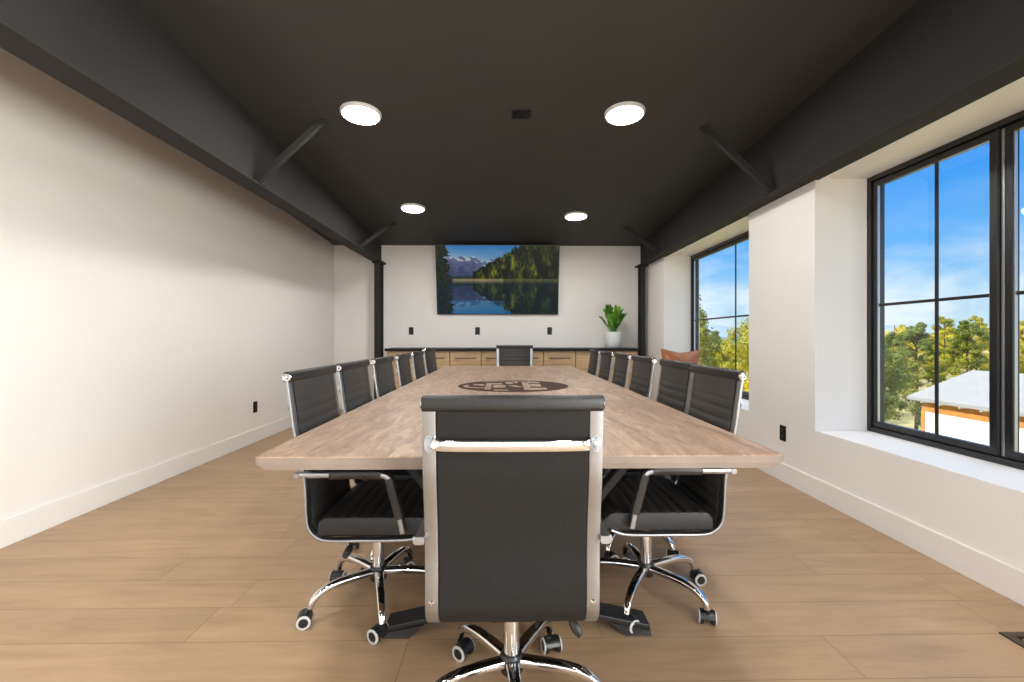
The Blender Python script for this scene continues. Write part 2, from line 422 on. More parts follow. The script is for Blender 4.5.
# ------------------------------------------------------------------ ceiling fixtures
def ceil_light(x, y, label, proto=[None]):
    tilt = math.atan(.053)
    if proto[0] is None:
        r = empty('ceiling_light', (x, y, zc(y)))
        MB().lathe([(.145, 0), (.146, -.010), (.138, -.022), (.129, -.024), (.127, -.018), (.127, 0)], 40).build('trim_ring', 'white_trim_ring', r)
        MB().lathe([(.0, -.012), (.06, -.021), (.1, -.0205), (.127, -.019), (.127, -.016), (0, -.010)], 40).build('diffuser', 'lamp_diffuser', r)
        proto[0] = r
    else: r = copy_tree(proto[0])
    r.location = (x, y, zc(y)); r.rotation_euler = (-tilt, 0, 0)
    tag(r, label, 'ceiling light')
for x, y, l in ((-1.045, 3.33, 'nearer glowing round ceiling light on the blank wall side'), (.875, 3.30, 'nearer glowing round ceiling light on the window side'),
                (-1.075, 5.36, 'farther glowing round ceiling light on the blank wall side'), (.885, 5.62, 'farther glowing round ceiling light on the window side'),
                (-1.06, 1.2, 'round ceiling light overhead, blank wall side'), (.88, 1.2, 'round ceiling light overhead, window side'),  # from this row on: unseen lights added to even out the brightness
                (-1.06, -.7, 'round ceiling light behind the camera, blank wall side'), (.88, -.7, 'round ceiling light behind the camera, window side'),
                (-1.06, -2.5, 'round ceiling light near the entrance wall, blank wall side'), (.88, -2.5, 'round ceiling light near the entrance wall, window side')):
    ceil_light(x, y, l)
r = empty('ceiling_sensor', (.125, 3.33, zc(3.33))); tag(r, 'small black rectangular sensor box on the ceiling between the nearer lights', 'sensor')
MB().box(-.068, .068, -.05, .05, -.012, 0).build('base_plate', 'outlet_black', r, smooth=False, bevel=.002)
m = MB(); m.box(-.055, -.02, -.03, .03, -.02, -.008); m.box(.0, .05, -.03, .03, -.016, -.008); m.build('connector', 'outlet_black', r, smooth=False, bevel=.003)

# ------------------------------------------------------------------ outlets
def outlet(loc, rz, label):
    r = empty('wall_outlet', loc, rz); tag(r, label, 'outlet')
    MB().box(-.036, .036, -.006, 0, -.058, .058).build('cover_plate', 'outlet_black', r, smooth=False, bevel=.002)
    for dz in (-.024, .024):
        MB().box(-.017, .017, -.009, -.006, dz-.016, dz+.016).build('socket', 'black_plastic', r, smooth=False, bevel=.002)
outlet((-1.45, YB, 1.21), 0, 'black outlet on the back wall, left of the screen')
outlet((-.42, YB, 1.21), 0, 'black outlet on the back wall, under the left half of the screen')
outlet((.705, YB, 1.21), 0, 'black outlet on the back wall, under the right edge of the screen')
outlet((XL, 4.86, .37), R(90), 'black outlet low on the blank white side wall')
outlet((XR, 3.46, .37), R(-90), 'black outlet on the white pier between the windows')
r = empty('floor_register', (1.995, 1.52, 0)); tag(r, 'dark bronze floor vent beside the window wall', 'floor vent')
m = MB(); X, Y = .155, .145
m.box(-X, X, -Y, -Y+.03, 0, .006); m.box(-X, X, Y-.03, Y, 0, .006); m.box(-X, -X+.03, -Y+.03, Y-.03, 0, .006); m.box(X-.03, X, -Y+.03, Y-.03, 0, .006)
m.build('frame', 'register_bronze', r, smooth=False, bevel=.002)
MB().box(-X+.03, X-.03, -Y+.03, Y-.03, 0, .001).build('duct', 'register_dark', r, smooth=False)
MB().box(-X+.042, X-.042, -Y+.042, Y-.042, .001, .005).build('insert', 'plank_floor', r, smooth=False)

# ------------------------------------------------------------------ table
table = empty('conference_table', (.049, 3.42, 0)); tag(table, 'long limed oak conference table with round brown emblem and black steel legs', 'table')
TX, TY = .768, 2.11
m = MB()
c = .012
def octo(x, y, z): return [Vector(p) for p in ((-x+c, -y, z), (x-c, -y, z), (x, -y+c, z), (x, y-c, z), (x-c, y, z), (-x+c, y, z), (-x, y-c, z), (-x, -y+c, z))]
m.rings([octo(TX-.022, TY-.003, .722), octo(TX-.002, TY, .738), octo(TX, TY, .742), octo(TX, TY, .757), octo(TX-.003, TY-.003, .76)])
for i in range(3*8): m.m[i] = 1
m.build('tabletop', ['limed_oak', 'oak_edge'], table, smooth=False)
em = MB(); em.lathe([(.392, 0), (.392, .0012), (0, .0012)], 72); eo = em.build('emblem', 'emblem_brown', table, smooth=False)
eo.location = (.014, -.17, .7598)
RE = .392
light = MB()
def poly(pts):
    pts = [(u*RE, v*RE) for u, v in pts]; light.prism(pts, .0011, .0022)
def band(cx, cy, r0, r1, a0, a1, n=14, sx=1, sy=1):
    for k in range(n):
        a, b = R(a0+(a1-a0)*k/n), R(a0+(a1-a0)*(k+1)/n)
        def pt(r, t): return (cx+r*math.cos(t)*sx, cy+r*math.sin(t)*sy)
        poly([pt(r0, a), pt(r1, a), pt(r1, b), pt(r0, b)])
# swooping hook at the left
band(-.60, -.10, .22, .30, 150, 330, 14, 1, 1.1)
poly([(-.72, .05), (-.55, -.02), (-.50, .10), (-.60, .22), (-.74, .18)])
band(-.05, -.02, .80, .87, 62, 128, 12)
# block shapes like carved letters, partly cut by dark strokes
poly([(-.50, -.62), (-.40, -.62), (-.40, .42), (-.50, .40)])
poly([(-.40, .18), (-.20, .18), (-.20, .42), (-.40, .42)])
poly([(-.36, -.35), (-.14, -.35), (-.14, .06), (-.36, .06)])
poly([(-.14, .30), (.00, .22), (.00, .58), (-.14, .62)])
poly([(-.10, -.05), (.06, -.28), (.16, -.28), (.02, .02)])
poly([(.02, .44), (.10, .44), (.10, .70), (.02, .72)])
poly([(.17, -.72), (.29, -.72), (.29, .55), (.17, .60)])
poly([(.29, .40), (.52, .40), (.50, .62), (.29, .72)])
poly([(.29, -.18), (.50, -.18), (.50, .20), (.29, .20)])
poly([(.29, -.72), (.56, -.66), (.56, -.42), (.29, -.42)])
poly([(-.34, -.78), (-.10, -.84), (-.10, -.70), (-.34, -.66)])
lo = light.build('emblem_inlay', 'limed_oak', eo, smooth=False)
def trestle(y):
    f = MB()
    # low splayed foot beam, higher in the middle than at its ends
    def ring(x, zb, zt, hw): return [Vector((x, y-hw, zb)), Vector((x, y+hw, zb)), Vector((x, y+hw, zt)), Vector((x, y-hw, zt))]
    f.rings([ring(-.49, .020, .038, .046), ring(-.30, .058, .078, .046), ring(0, .115, .137, .046), ring(.30, .058, .078, .046), ring(.49, .020, .038, .046)])
    fo = f.build('foot', 'black_metal', table, smooth=False, bevel=.003)
    for s in (-1, 1):
        p = MB()
        p.rings([[Vector((s*.495, y-.05, 0)), Vector((s*.495, y+.05, 0)), Vector((s*.49, y+.046, .0195)), Vector((s*.49, y-.046, .0195))],
                 [Vector((s*.40, y-.05, 0)), Vector((s*.40, y+.05, 0)), Vector((s*.345, y+.046, .046)), Vector((s*.345, y-.046, .046))]])
        p.build('foot_pad', 'black_metal', fo, smooth=False)
        l = MB().sweep([(s*.012, y, .128), (s*.24, y, .42), (s*.478, y, .714)], rrect(.06, .03, .004, 1), (0, 1, 0))
        l.build('leg', 'black_steel_paint', table, smooth=False)
    MB().box(-.56, .56, y-.06, y+.06, .710, .7215).build('mounting_plate', 'black_steel_paint', table, smooth=False)
trestle(-1.70); trestle(1.55)

# ------------------------------------------------------------------ chairs
FR = catmull([(-.262, .955), (-.254, .90), (-.243, .82), (-.234, .755), (-.212, .66), (-.196, .56), (-.190, .445), (-.182, .398), (-.155, .366), (-.11, .352), (0, .352), (.12, .352), (.19, .356), (.235, .372)], 5)
def fr3(x, off=0, a=0, b=None):
    pts = FR[a:b]; out = []
    for i, p in enumerate(pts):
        t = (pts[min(i+1, len(pts)-1)]-pts[max(i-1, 0)]).normalized()
        n = Vector((-t.y, t.x))   # towards the sitter
        out.append((x, p.x+n.x*off, p.y+n.y*off))
    return out
def resample(pts, step):
    P = [Vector(p) for p in pts]; out = [P[0]]; acc = 0; need = step
    for a, b in zip(P, P[1:]):
        L = (b-a).length; pos = 0
        while L-pos >= need:
            pos += need; out.append(a+(b-a)*(pos/L)); need = step
        need -= (L-pos)
    out.append(P[-1]); return out
def make_chair():
    root = empty('office_chair')
    # side frames
    for s in (-1, 1):
        m = MB(); m.sweep(fr3(s*.208), rrect(.035, .011, .004), (1, 0, 0))
        fo = m.build('side_frame', 'satin_chrome', root)
        MB().lathe([(0, 0), (.007, 0), (.007, .003), (.004, .006), (0, .006)], 10, rotx(PI/2), (s*.208, -.192, .43)).build('screw', 'chrome', fo)
    # ribbed back panel
    W = .190
    P = resample([(p.x, p.y) for p in FR[1:44]], .005)
    m = MB(); rings = []; s_ = 0
    for i, p in enumerate(P):
        if i: s_ += (P[i]-P[i-1]).length
        t = (P[min(i+1, len(P)-1)]-P[max(i-1, 0)]).normalized(); n = Vector((-t.y, t.x))
        if s_ < .095: g = 1
        else:
            u = ((s_-.095) / .044) % 1; g = min(1, .35+.65*abs(math.sin(PI*u))**.45)
        fo_, bk = .005+.007*g, -.005
        def q(x, o): return Vector((x, p.x+n.x*o, p.y+n.y*o))
        rings.append([q(-W+.004, bk), q(W-.004, bk), q(W, bk+.003), q(W, fo_-.004), q(W-.006, fo_), q(-W+.006, fo_), q(-W, fo_-.004), q(-W, bk+.003)])
    m.rings(rings)
    nr = len(rings)-1
    for i in range(nr):
        for k in (3, 4, 5): m.m[i*8+k] = 1
    back = m.build('backrest', ['mesh_back', 'leather_front'], root)
    # head roll
    m = MB(); prof = [(a*1.0, b) for a, b in rrect(.032, .040, .012, 4)]
    rr = []
    for x in (-.2235, -.221, .221, .2235):
        k = .94 if abs(x) > .222 else 1
        rr.append([Vector((x, -.258+a*k, .946+b*k)) for a, b in prof])
    m.rings(rr)
    roll = m.build('head_roll', 'leather', root)
    for s in (-1, 1):
        MB().lathe([(0, 0), (.0145, 0), (.016, .002), (.0135, .004), (.010, .0035), (.0085, .002), (.006, .005), (0, .0055)], 18, roty(s*PI/2), (s*.2235, -.258, .946)).build('end_cap', 'chrome', roll)
    # grab bar behind the back
    pth = catmull([(-.200, -.252, .850), (-.192, -.262, .847), (-.165, -.271, .844), (0, -.274, .843), (.165, -.271, .844), (.192, -.262, .847), (.200, -.252, .850)], 5)
    m = MB().sweep(pth, rrect(.011, .029, .005), (0, -1, 0)); m.build('grab_bar', 'chrome', root)
    for s in (-1, 1):
        m = MB()
        m.prism([(math.cos(a)*.0115, math.sin(a)*.021) for a in [2*PI*k/16 for k in range(16)]], 0, .004, T(s*.208, -.2535, .846) @ rotx(PI/2))
        for dz in (-.011, .011): m.lathe([(0, 0), (.0055, 0), (.004, .003), (0, .003)], 8, rotx(PI/2), (s*.208, -.2570, .846+dz))
        m.build('bracket', 'satin_chrome', root)
    # seat cushion, ribbed across
    m = MB(); rings = []; ys = [-.150+.0045*i for i in range(93)]; W = .2125
    for y in ys:
        e0 = min(1, (y+.150)/.03); e1 = min(1, (.264-y)/.05)
        top = .438-.018*(1-min(1, e0))**2-.03*(1-min(1, max(0, e1)))**2
        u = ((y+.13)/.044) % 1; g = abs(math.sin(PI*u))**.45
        st = top; top -= .007*(1-g)
        bot = .362
        rings.append([Vector((-W+.008, y, bot)), Vector((W-.008, y, bot)), Vector((W, y, bot+.008)), Vector((W, y, st-.014)), Vector((W-.003, y, st-.007)), Vector((W-.014, y, top)),
                      Vector((-W+.014, y, top)), Vector((-W+.003, y, st-.007)), Vector((-W, y, st-.014)), Vector((-W, y, bot+.008))])
    m.rings(rings)
    m.build('seat', 'leather', root)
    # arms
    for s in (-1, 1):
        x = s*.2365
        ap = catmull([(x, -.222, .597), (x, -.15, .597), (x, .02, .598), (x, .085, .596), (x, .112, .583), (x, .125, .54), (x, .152, .44), (x, .163, .388)], 6)
        m = MB().sweep(ap, rrect(.027, .019, .005), (1, 0, 0))
        m.lathe([(.0, 0), (.010, 0), (.010, .006), (0, .006)], 12, roty(s*PI/2), (x+s*.010, -.212, .597))
        arm = m.build('armrest', 'satin_chrome', root)
        m = MB()
        m.sweep(ap[8:19], rrect(.034, .031, .010), (1, 0, 0)); m.sweep(ap[24:37], rrect(.034, .033, .010), (1, 0, 0))
        m.build('arm_sleeve', 'leather_sleeve', arm)
        MB().lathe([(0, 0), (.006, 0), (.005, .004), (0, .004)], 8, roty(s*PI/2), (x+s*.006, .157, .405)).build('screw', 'chrome', arm)
    # under-seat mechanism
    m = MB()
    for y in (-.09, .13): m.tube([(-.19, y, .345), (.19, y, .345)], .009, 8)
    m.box(-.06, .06, -.10, .14, .318, .352)
    m.build('tilt_mechanism', 'black_metal', root, bevel=.003)
    m = MB().tube(catmull([(.05, -.02, .345), (.13, -.03, .335), (.165, -.05, .31), (.18, -.06, .29)], 4), .006, 8)
    m.tube(catmull([(.172, -.055, .30), (.185, -.065, .28), (.198, -.075, .262)], 4), lambda t: .008+.006*math.sin(PI*t), 8)
    m.build('tilt_lever', 'black_plastic', root)
    m = MB().lathe([(.013, .20), (.013, .34), (.0, .34)], 16); m.lathe([(.0, .10), (.0245, .10), (.0245, .325), (.021, .338), (.0, .338)], 20)
    m.build('gas_column', 'chrome', root)
    m = MB().lathe([(0, .095), (.033, .095), (.036, .105), (.036, .140), (.030, .150), (.0, .150)], 20)
    base = m.build('base_hub', 'black_plastic', root)
    rnd = random.Random(5)
    for k in range(5):
        a = R(72*k); d = Vector((math.cos(a), math.sin(a), 0)); side = Vector((-math.sin(a), math.cos(a), 0))
        pts = catmull([d*.028+Vector((0, 0, .128)), d*.11+Vector((0, 0, .130)), d*.18+Vector((0, 0, .127)), d*.225+Vector((0, 0, .115)), d*.257+Vector((0, 0, .092)), d*.270+Vector((0, 0, .064))], 5)
        m = MB().sweep(pts, rrect(.040, .028, .010, 3), side, lambda t: (1-.42*t, 1-.25*t))
        m.build('base_leg', 'chrome', root)
        # caster: hood + two wheels, trailing at its own angle
        c = d*.270; sw = R(rnd.uniform(0, 360)); Mz = T(c.x, c.y, 0) @ rotz(sw)
        hood = MB()
        arc = [(.018+.0275*math.cos(R(t)), .0275+.0275*math.sin(R(t))) for t in range(10, 200, 19)]
        hood.prism([(x, z) for x, z in arc]+[(.0, .02), (.03, .02)], -.022, .022, Mz @ rotx(PI/2))
        hood.lathe([(0, .05), (.009, .05), (.009, .07), (0, .07)], 10, None, (c.x, c.y, 0))
        ho = hood.build('caster', 'black_plastic', root)
        for s in (-1, 1):
            wM = Mz @ T(.018, s*.0235, .0265) @ rotx(-s*PI/2)
            w = MB().mat(0).lathe([(0, -.009), (.0245, -.009), (.0265, -.006), (.0265, .004)], 20, wM)
            w.mat(1).lathe([(.0265, .003), (.0262, .007), (.023, .009), (.0185, .009), (.0175, .006)], 20, wM)
            w.mat(0).lathe([(.0178, .006), (.0165, .0075), (.005, .0085), (0, .0085)], 20, wM)
            w.build('wheel', ['black_plastic', 'caster_grey'], ho)
    return root
proto_chair = make_chair()
UP = ('side_frame', 'backrest', 'head_roll', 'grab_bar', 'bracket', 'seat', 'armrest', 'tilt_mechanism', 'tilt_lever')
used = [False]
def chair(x, y, rz, star, dz, label, group=None, off=(0, 0), up=0, tilt=0):
    if not used[0]: c = proto_chair; used[0] = True
    else: c = copy_tree(proto_chair)
    c.location = (x, y, 0); c.rotation_euler = (0, 0, R(rz))
    for ch in c.children:
        b = ch.name.split('.')[0]
        if b in UP and b not in ('tilt_mechanism', 'tilt_lever'): ch.location = (0, up, dz); ch.rotation_euler = (R(tilt), 0, 0)
        else:
            ch.location = (off[0], off[1], dz if b in UP else 0)
            if b in ('base_leg', 'caster', 'base_hub'): ch.rotation_euler = (0, 0, R(star))
    tag(c, label, 'chair', group)
ordn = ['first', 'second', 'third', 'fourth', 'fifth', 'sixth']
where = ['nearest', 'second nearest', 'third nearest', 'fourth', 'fifth', 'farthest']
chair(.021, 1.378, 0, 59, -.018, 'black office chair with chrome frame seen from behind at near table end', None, (0, 0), -.033, -2.5)
for i, (x, y, t, st) in enumerate([(-.528, 1.88, -90, 18), (-.53, 2.395, -90, 53), (-.53, 2.965, -90, 17), (-.53, 3.55, -89, 53), (-.53, 4.13, -91, 17), (-.535, 4.79, -95, 53)]):
    l = ('black ribbed office chair on the blank wall side of table, '+('nearest the camera' if i == 0 else 'farthest from the camera' if i == 5 else ordn[i]+' from the camera'))
    chair(x, y, t, st, .012 if i < 5 else .03, l, 'chairs along the blank wall side', (-.035, .0) if i == 0 else (0, 0))
for i, (x, y, t, st) in enumerate([(.632, 1.91, 90, 4), (.665, 2.43, 90, 0), (.67, 3.03, 90, 36), (.675, 3.59, 89, 0), (.675, 4.125, 90, 36), (.675, 4.68, 90, 53)]):
    l = ('black ribbed office chair on the window side of table, '+('nearest the camera' if i == 0 else 'farthest from the camera' if i == 5 else ordn[i]+' from the camera'))
    chair(x, y, t, st, .012, l, 'chairs along the window side', (.02, .03) if i == 0 else (0, 0))
chair(.125, 5.36, 180, 24, .045, 'black ribbed office chair at the far end of the table facing camera')

# ------------------------------------------------------------------ sideboard along the back wall
CY = 6.50
XS = [-1.675, -1.225, -.780, -.332, .108, .560, 1.020, 1.915]
plates = ['leftmost', 'second from left', 'third from left', 'fourth from left behind the head chair', 'fifth from left', 'sixth from left']
for i in range(7):
    x0, x1 = XS[i]+.004, XS[i+1]-.004
    r = empty('base_cabinet', ((x0+x1)/2, CY, 0)); w = (x1-x0)/2
    if i < 6: lab = 'light oak cabinet with black pull handles, '+plates[i]
    else: lab = 'wide plain oak cabinet without handles under the potted plant'
    tag(r, lab, 'cabinet', 'oak cabinets along the back wall')
    m = MB(); m.box(-w, w, .02, .58, .10, .912); m.box(-w, w, .07, .56, 0, .10); m.build('body', 'cabinet_oak', r, smooth=False)
    def front(nm, xa, xb, z0, z1, hand):
        f = .045; m = MB()
        m.box(xa, xb, .008, .0195, z0, z1)
        if hand:
            m.box(xa, xb, 0, .008, z0, z0+f); m.box(xa, xb, 0, .008, z1-f, z1); m.box(xa, xa+f, 0, .008, z0+f, z1-f); m.box(xb-f, xb, 0, .008, z0+f, z1-f)
        o = m.build(nm, 'cabinet_oak', r, smooth=False, bevel=.001)
        if hand == 'h':
            cx = (xa+xb)/2; h = MB().box(cx-.15, cx+.15, -.034, -.022, (z0+z1)/2-.007, (z0+z1)/2+.007)
            for s in (-1, 1): h.box(cx+s*.12-.005, cx+s*.12+.005, -.022, .008, (z0+z1)/2-.004, (z0+z1)/2+.004)
            h.build('handle', 'black_metal', o, smooth=False)
        elif hand == 'v':
            h = MB().box(xb-.03, xb-.018, -.034, -.022, z1-.30, z1-.05)
            for z in (z1-.28, z1-.07): h.box(xb-.028, xb-.02, -.022, .008, z-.004, z+.004)
            h.build('handle', 'black_metal', o, smooth=False)
    hw = 'h' if i < 6 else None
    front('drawer', -w+.003, w-.003, .722, .905, hw)
    front('door', -w+.003, w-.003, .105, .712, 'v' if i < 6 else None)
    m = MB().box(-w-.0035, w+.0035, .021, .03, .105, .911); m.build('face_frame', 'black_metal', r, smooth=False)
o = MB().box(-1.70, 1.945, CY-.03, YB-.001, .9125, .952).build('countertop', 'slab_black', smooth=False, bevel=.004)
tag(o, 'long thin black countertop along the back wall over oak cabinets', 'countertop')

# ------------------------------------------------------------------ television
tv = empty('television', (-.105, 6.97, 1.985)); tag(tv, 'large wall mounted television tilted down showing a mountain lake', 'television')
TW, TH = .939, .53
tilt = R(11)
tv.rotation_euler = (tilt, 0, 0)
m = MB(); m.box(-TW, TW, -.0, .03, -TH, TH); m.box(-.5, .5, .03, .055, -.35, .3); m.build('casing', 'black_plastic', tv, smooth=False, bevel=.003)
m = MB(); e = .008
m.box(-TW, TW, -.006, 0, -TH, -TH+.012); m.box(-TW, TW, -.006, 0, TH-e, TH); m.box(-TW, -TW+e, -.006, 0, -TH+.012, TH-e); m.box(TW-e, TW, -.006, 0, -TH+.012, TH-e)
m.build('bezel', 'black_plastic', tv, smooth=False)
m = MB(); m.box(-.2, .2, .055, .075, -.28, .2); m.box(-.03, .03, .07, .11, -.2, .0); m.build('wall_mount', 'black_metal', tv, smooth=False)
def fbm(x, y, o=4):
    s = 0; a = .5
    for k in range(o):
        s += a*noise.noise(Vector((x, y, 3.3*k))); x *= 2; y *= 2; a *= .5
    return s
def picture(u, v):
    """u 0..1 left to right, v 0..1 top to bottom"""
    H = .515
    mir = v > H
    vv = v if not mir else H-(v-H)*.93
    def mixc(a, b, t): t = max(0, min(1, t)); return tuple(p+(q-p)*t for p, q in zip(a, b))
    wob = fbm(u*60, v*9, 3)*.012 if mir else 0
    uu = u+wob
    c = mixc((28, 108, 180), (150, 178, 196), (vv/.22)*(1.25-u*1.3)+.05)
    c = mixc(c, (120, 150, 180), max(0, fbm(uu*5, vv*9)*1.2))
    ridge = .20+.05*abs(math.sin(uu*11+1))*.6+fbm(uu*14, .4, 5)*.10
    if uu > .5: ridge -= (uu-.5)*.15
    ridge -= .04
    if vv > ridge:
        n = fbm(uu*22, vv*22, 4)
        c = mixc((92, 104, 138), (58, 68, 104), (vv-ridge)/.25+n)
        if vv < ridge+.07 and n > .04 and uu < .55: c = (178, 182, 196)
    # distant low tree line
    tl = .455-.03*abs(fbm(uu*70, 2, 2))*3-.04*max(0, (uu-.2))
    if vv > tl: c = mixc((22, 34, 34), (44, 60, 36), .5+fbm(uu*50, vv*40)*2)
    # forest rising to the right
    if uu > .30:
        sil = .42-(uu-.30)*1.02-.035*abs(math.sin(uu*47))-.09*abs(fbm(uu*38, 7, 3))
        if vv > sil:
            n = fbm(uu*15, vv*4+4, 4); n2 = fbm(uu*75, vv*14, 3)
            c = mixc((12, 24, 14), (128, 130, 24), .22+n*1.9+n2*1.5)
            if n < -.14: c = mixc(c, (10, 18, 18), .7)
            if uu > .82: c = mixc(c, (14, 24, 20), .45)
    if .485 < vv <= H and .13 < uu: c = mixc(c, (176, 158, 112) if uu < .55 else (96, 98, 60), .7)
    # dark near trees at the left edge
    le = .085+.05*v*(1 if v < .5 else 1)+.028*fbm(3, v*26, 4)*3
    if u < le:
        n = fbm(u*50, v*26, 4); c = mixc((10, 20, 20), (52, 76, 34), .2+n*1.6); mir = v > H
    if mir:
        k = .72 if v < .8 else .78
        c = tuple(p*k for p in c); c = mixc(c, (22, 70, 120), .22)
        if v > .80 and u > le and (uu < .55): c = mixc(c, (32, 118, 176), .35)
    return tuple(max(0, min(255, p)) for p in c)
GX, GY = 256, 144
x0, x1, z0, z1 = -TW+e, TW-e, -TH+.012, TH-e
vs = [(x0+(x1-x0)*i/GX, -.0035, z1+(z0-z1)*j/GY) for j in range(GY+1) for i in range(GX+1)]
fs = [(j*(GX+1)+i, (j+1)*(GX+1)+i, (j+1)*(GX+1)+i+1, j*(GX+1)+i+1) for j in range(GY) for i in range(GX)]
me = bpy.data.meshes.new('screen'); me.from_pydata(vs, [], fs); me.materials.append(MATS['screen_picture'])
ca = me.color_attributes.new('picture', 'FLOAT_COLOR', 'POINT'); buf = []
for j in range(GY+1):
    for i in range(GX+1):
        buf += [*[p*.78 for p in srgb(picture(i/GX, j/GY))], 1]
ca.data.foreach_set('color', buf); me.update()
so = bpy.data.objects.new('screen', me); col.objects.link(so); so.parent = tv

# ------------------------------------------------------------------ potted plant
pt = empty('potted_plant', (1.612, 6.72, .952)); tag(pt, 'green leafy plant in a round white pot on the black countertop', 'potted plant')
pr = MB().lathe([(0, 0), (.075, 0), (.098, .012), (.115, .05), (.123, .11), (.125, .235), (.118, .238), (.113, .232), (.113, .20), (0, .20)], 32)
pr.build('pot', 'pot_white', pt)
MB().lathe([(.0, .212), (.05, .214), (.106, .206), (.106, .201), (0, .201)], 20).build('soil', 'soil', pt)
rnd = random.Random(4)
for k in range(21):
    a = rnd.uniform(0, 2*PI); lean = rnd.uniform(.03, .17); h = rnd.uniform(.26, .42)-lean*.25; b0 = rnd.uniform(0, .04)
    if k < 3: lean = .07; h = .40-.02*k; a = R(120+30*k)
    if k == 3: a = R(-5); lean = .13; h = .27
    d = Vector((math.cos(a), math.sin(a)*.8, 0))
    stem = catmull([d*b0+Vector((0, 0, .21)), d*(b0+lean*.25)+Vector((0, 0, .21+h*.4)), d*(b0+lean*.65)+Vector((0, 0, .21+h*.75)), d*(b0+lean)+Vector((0, 0, .21+h))], 8)
    m = MB().tube(stem, lambda t: .006*(1-.7*t), 6)
    n = len(stem)
    sidev = d.cross(Vector((0, 0, 1))).normalized()
    for q in range(6, n, 2):
        p = stem[q]; t = (stem[min(q+1, n-1)]-stem[q-1]).normalized()
        for s in (-1, 1):
            ln = .082*(1-.35*abs(q/n-.65)); wd = ln*.56
            out = (sidev*s*.8+t*.75+Vector((rnd.uniform(-.25, .25), rnd.uniform(-.25, .25), rnd.uniform(-.1, .15)))).normalized()
            nn = out.cross(t).normalized(); ac = nn.cross(out).normalized()
            tw = rnd.uniform(-.6, .6); ac = (ac*math.cos(tw)+nn*math.sin(tw)); nn = out.cross(ac)
            L_ = [p, p+out*ln*.3+ac*wd*.5+nn*.003, p+out*ln*.65+ac*wd*.42+nn*.002, p+out*ln, p+out*ln*.65-ac*wd*.42+nn*.002, p+out*ln*.3-ac*wd*.5+nn*.003, p+out*ln*.5-nn*.004]
            m.add(L_, [(0, 1, 6), (1, 2, 6), (2, 3, 6), (3, 4, 6), (4, 5, 6), (5, 0, 6)])
    m.build('stem', 'plant_leaves', pt)

# ------------------------------------------------------------------ leather pillow on the far window sill
pl = empty('throw_pillow', (2.225, 5.70, .462+.252), 0)
N_ = 28; vs = []; fs = []
for sgn in (-1, 1):
    for j in range(N_+1):
        for i in range(N_+1):
            u, v = i/N_*2-1, j/N_*2-1
            pin = lambda a: 1-.10*(1-a*a)
            x = u*.245*(1-.11*(1-v*v)); z = v*.245*(1-.11*(1-u*u)) + (0.0)
            if v > 0: z -= .018*v*math.exp(-(u*2.2)**2)
            th = .085*max(0, (1-u*u))**.55*max(0, (1-v*v))**.55
            th += .006*noise.noise(Vector((u*3.5, v*3.5, sgn)))*(1-u*u)*(1-v*v)
            vs.append((x, sgn*max(0, th), z))
def idx(s, i, j): return s*(N_+1)**2+j*(N_+1)+i
for s in (0, 1):
    for j in range(N_):
        for i in range(N_): fs.append((idx(s, i, j), idx(s, i+1, j), idx(s, i+1, j+1), idx(s, i, j+1)))
mb = MB(); mb.add(vs, fs)
body = mb.build('cover', 'leather_tan', pl)
body.data.set_sharp_from_angle(angle=R(80))
rim = []
for a in range(0, N_): rim.append((a, 0))
for a in range(0, N_): rim.append((N_, a))
for a in range(N_, 0, -1): rim.append((a, N_))
for a in range(N_, 0, -1): rim.append((0, a))
path = [Vector(vs[idx(0, i, j)]) for i, j in rim]; path = [Vector((p.x, 0, p.z)) for p in path]
mb = MB(); mb.tube(path+[path[0]], .004, 6); mb.build('piping', 'leather_tan', pl)
pl.rotation_euler = (R(-12), R(2), R(-4))
tag(pl, 'tan brown leather pillow standing on the far window sill', 'pillow')

# ------------------------------------------------------------------ outside
GZ = -3.9
m = MB(); N_ = 40; vs = []; fs = []
for j in range(N_+1):
    for i in range(N_+1):
        x, y = 3.2+i/N_*150, -60+j/N_*210
        vs.append((x, y, GZ+.5*noise.noise(Vector((x*.05, y*.05, 0)))+max(0, (math.hypot(x, y)-50))*.012))
for j in range(N_):
    for i in range(N_): fs.append((j*(N_+1)+i, j*(N_+1)+i+1, (j+1)*(N_+1)+i+1, (j+1)*(N_+1)+i))
m.add(vs, fs); o = m.build('ground', 'grass_ground'); struct(o)
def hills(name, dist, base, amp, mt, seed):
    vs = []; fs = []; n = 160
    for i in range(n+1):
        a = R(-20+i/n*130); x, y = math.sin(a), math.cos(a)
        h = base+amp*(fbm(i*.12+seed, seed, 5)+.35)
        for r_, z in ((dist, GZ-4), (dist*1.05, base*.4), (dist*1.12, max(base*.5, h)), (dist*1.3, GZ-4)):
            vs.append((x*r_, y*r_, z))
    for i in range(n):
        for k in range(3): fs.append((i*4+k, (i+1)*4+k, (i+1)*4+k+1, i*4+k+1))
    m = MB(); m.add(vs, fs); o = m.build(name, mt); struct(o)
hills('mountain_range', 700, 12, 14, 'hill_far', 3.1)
hills('hill', 220, 0, 9, 'hill_near', 8.3)

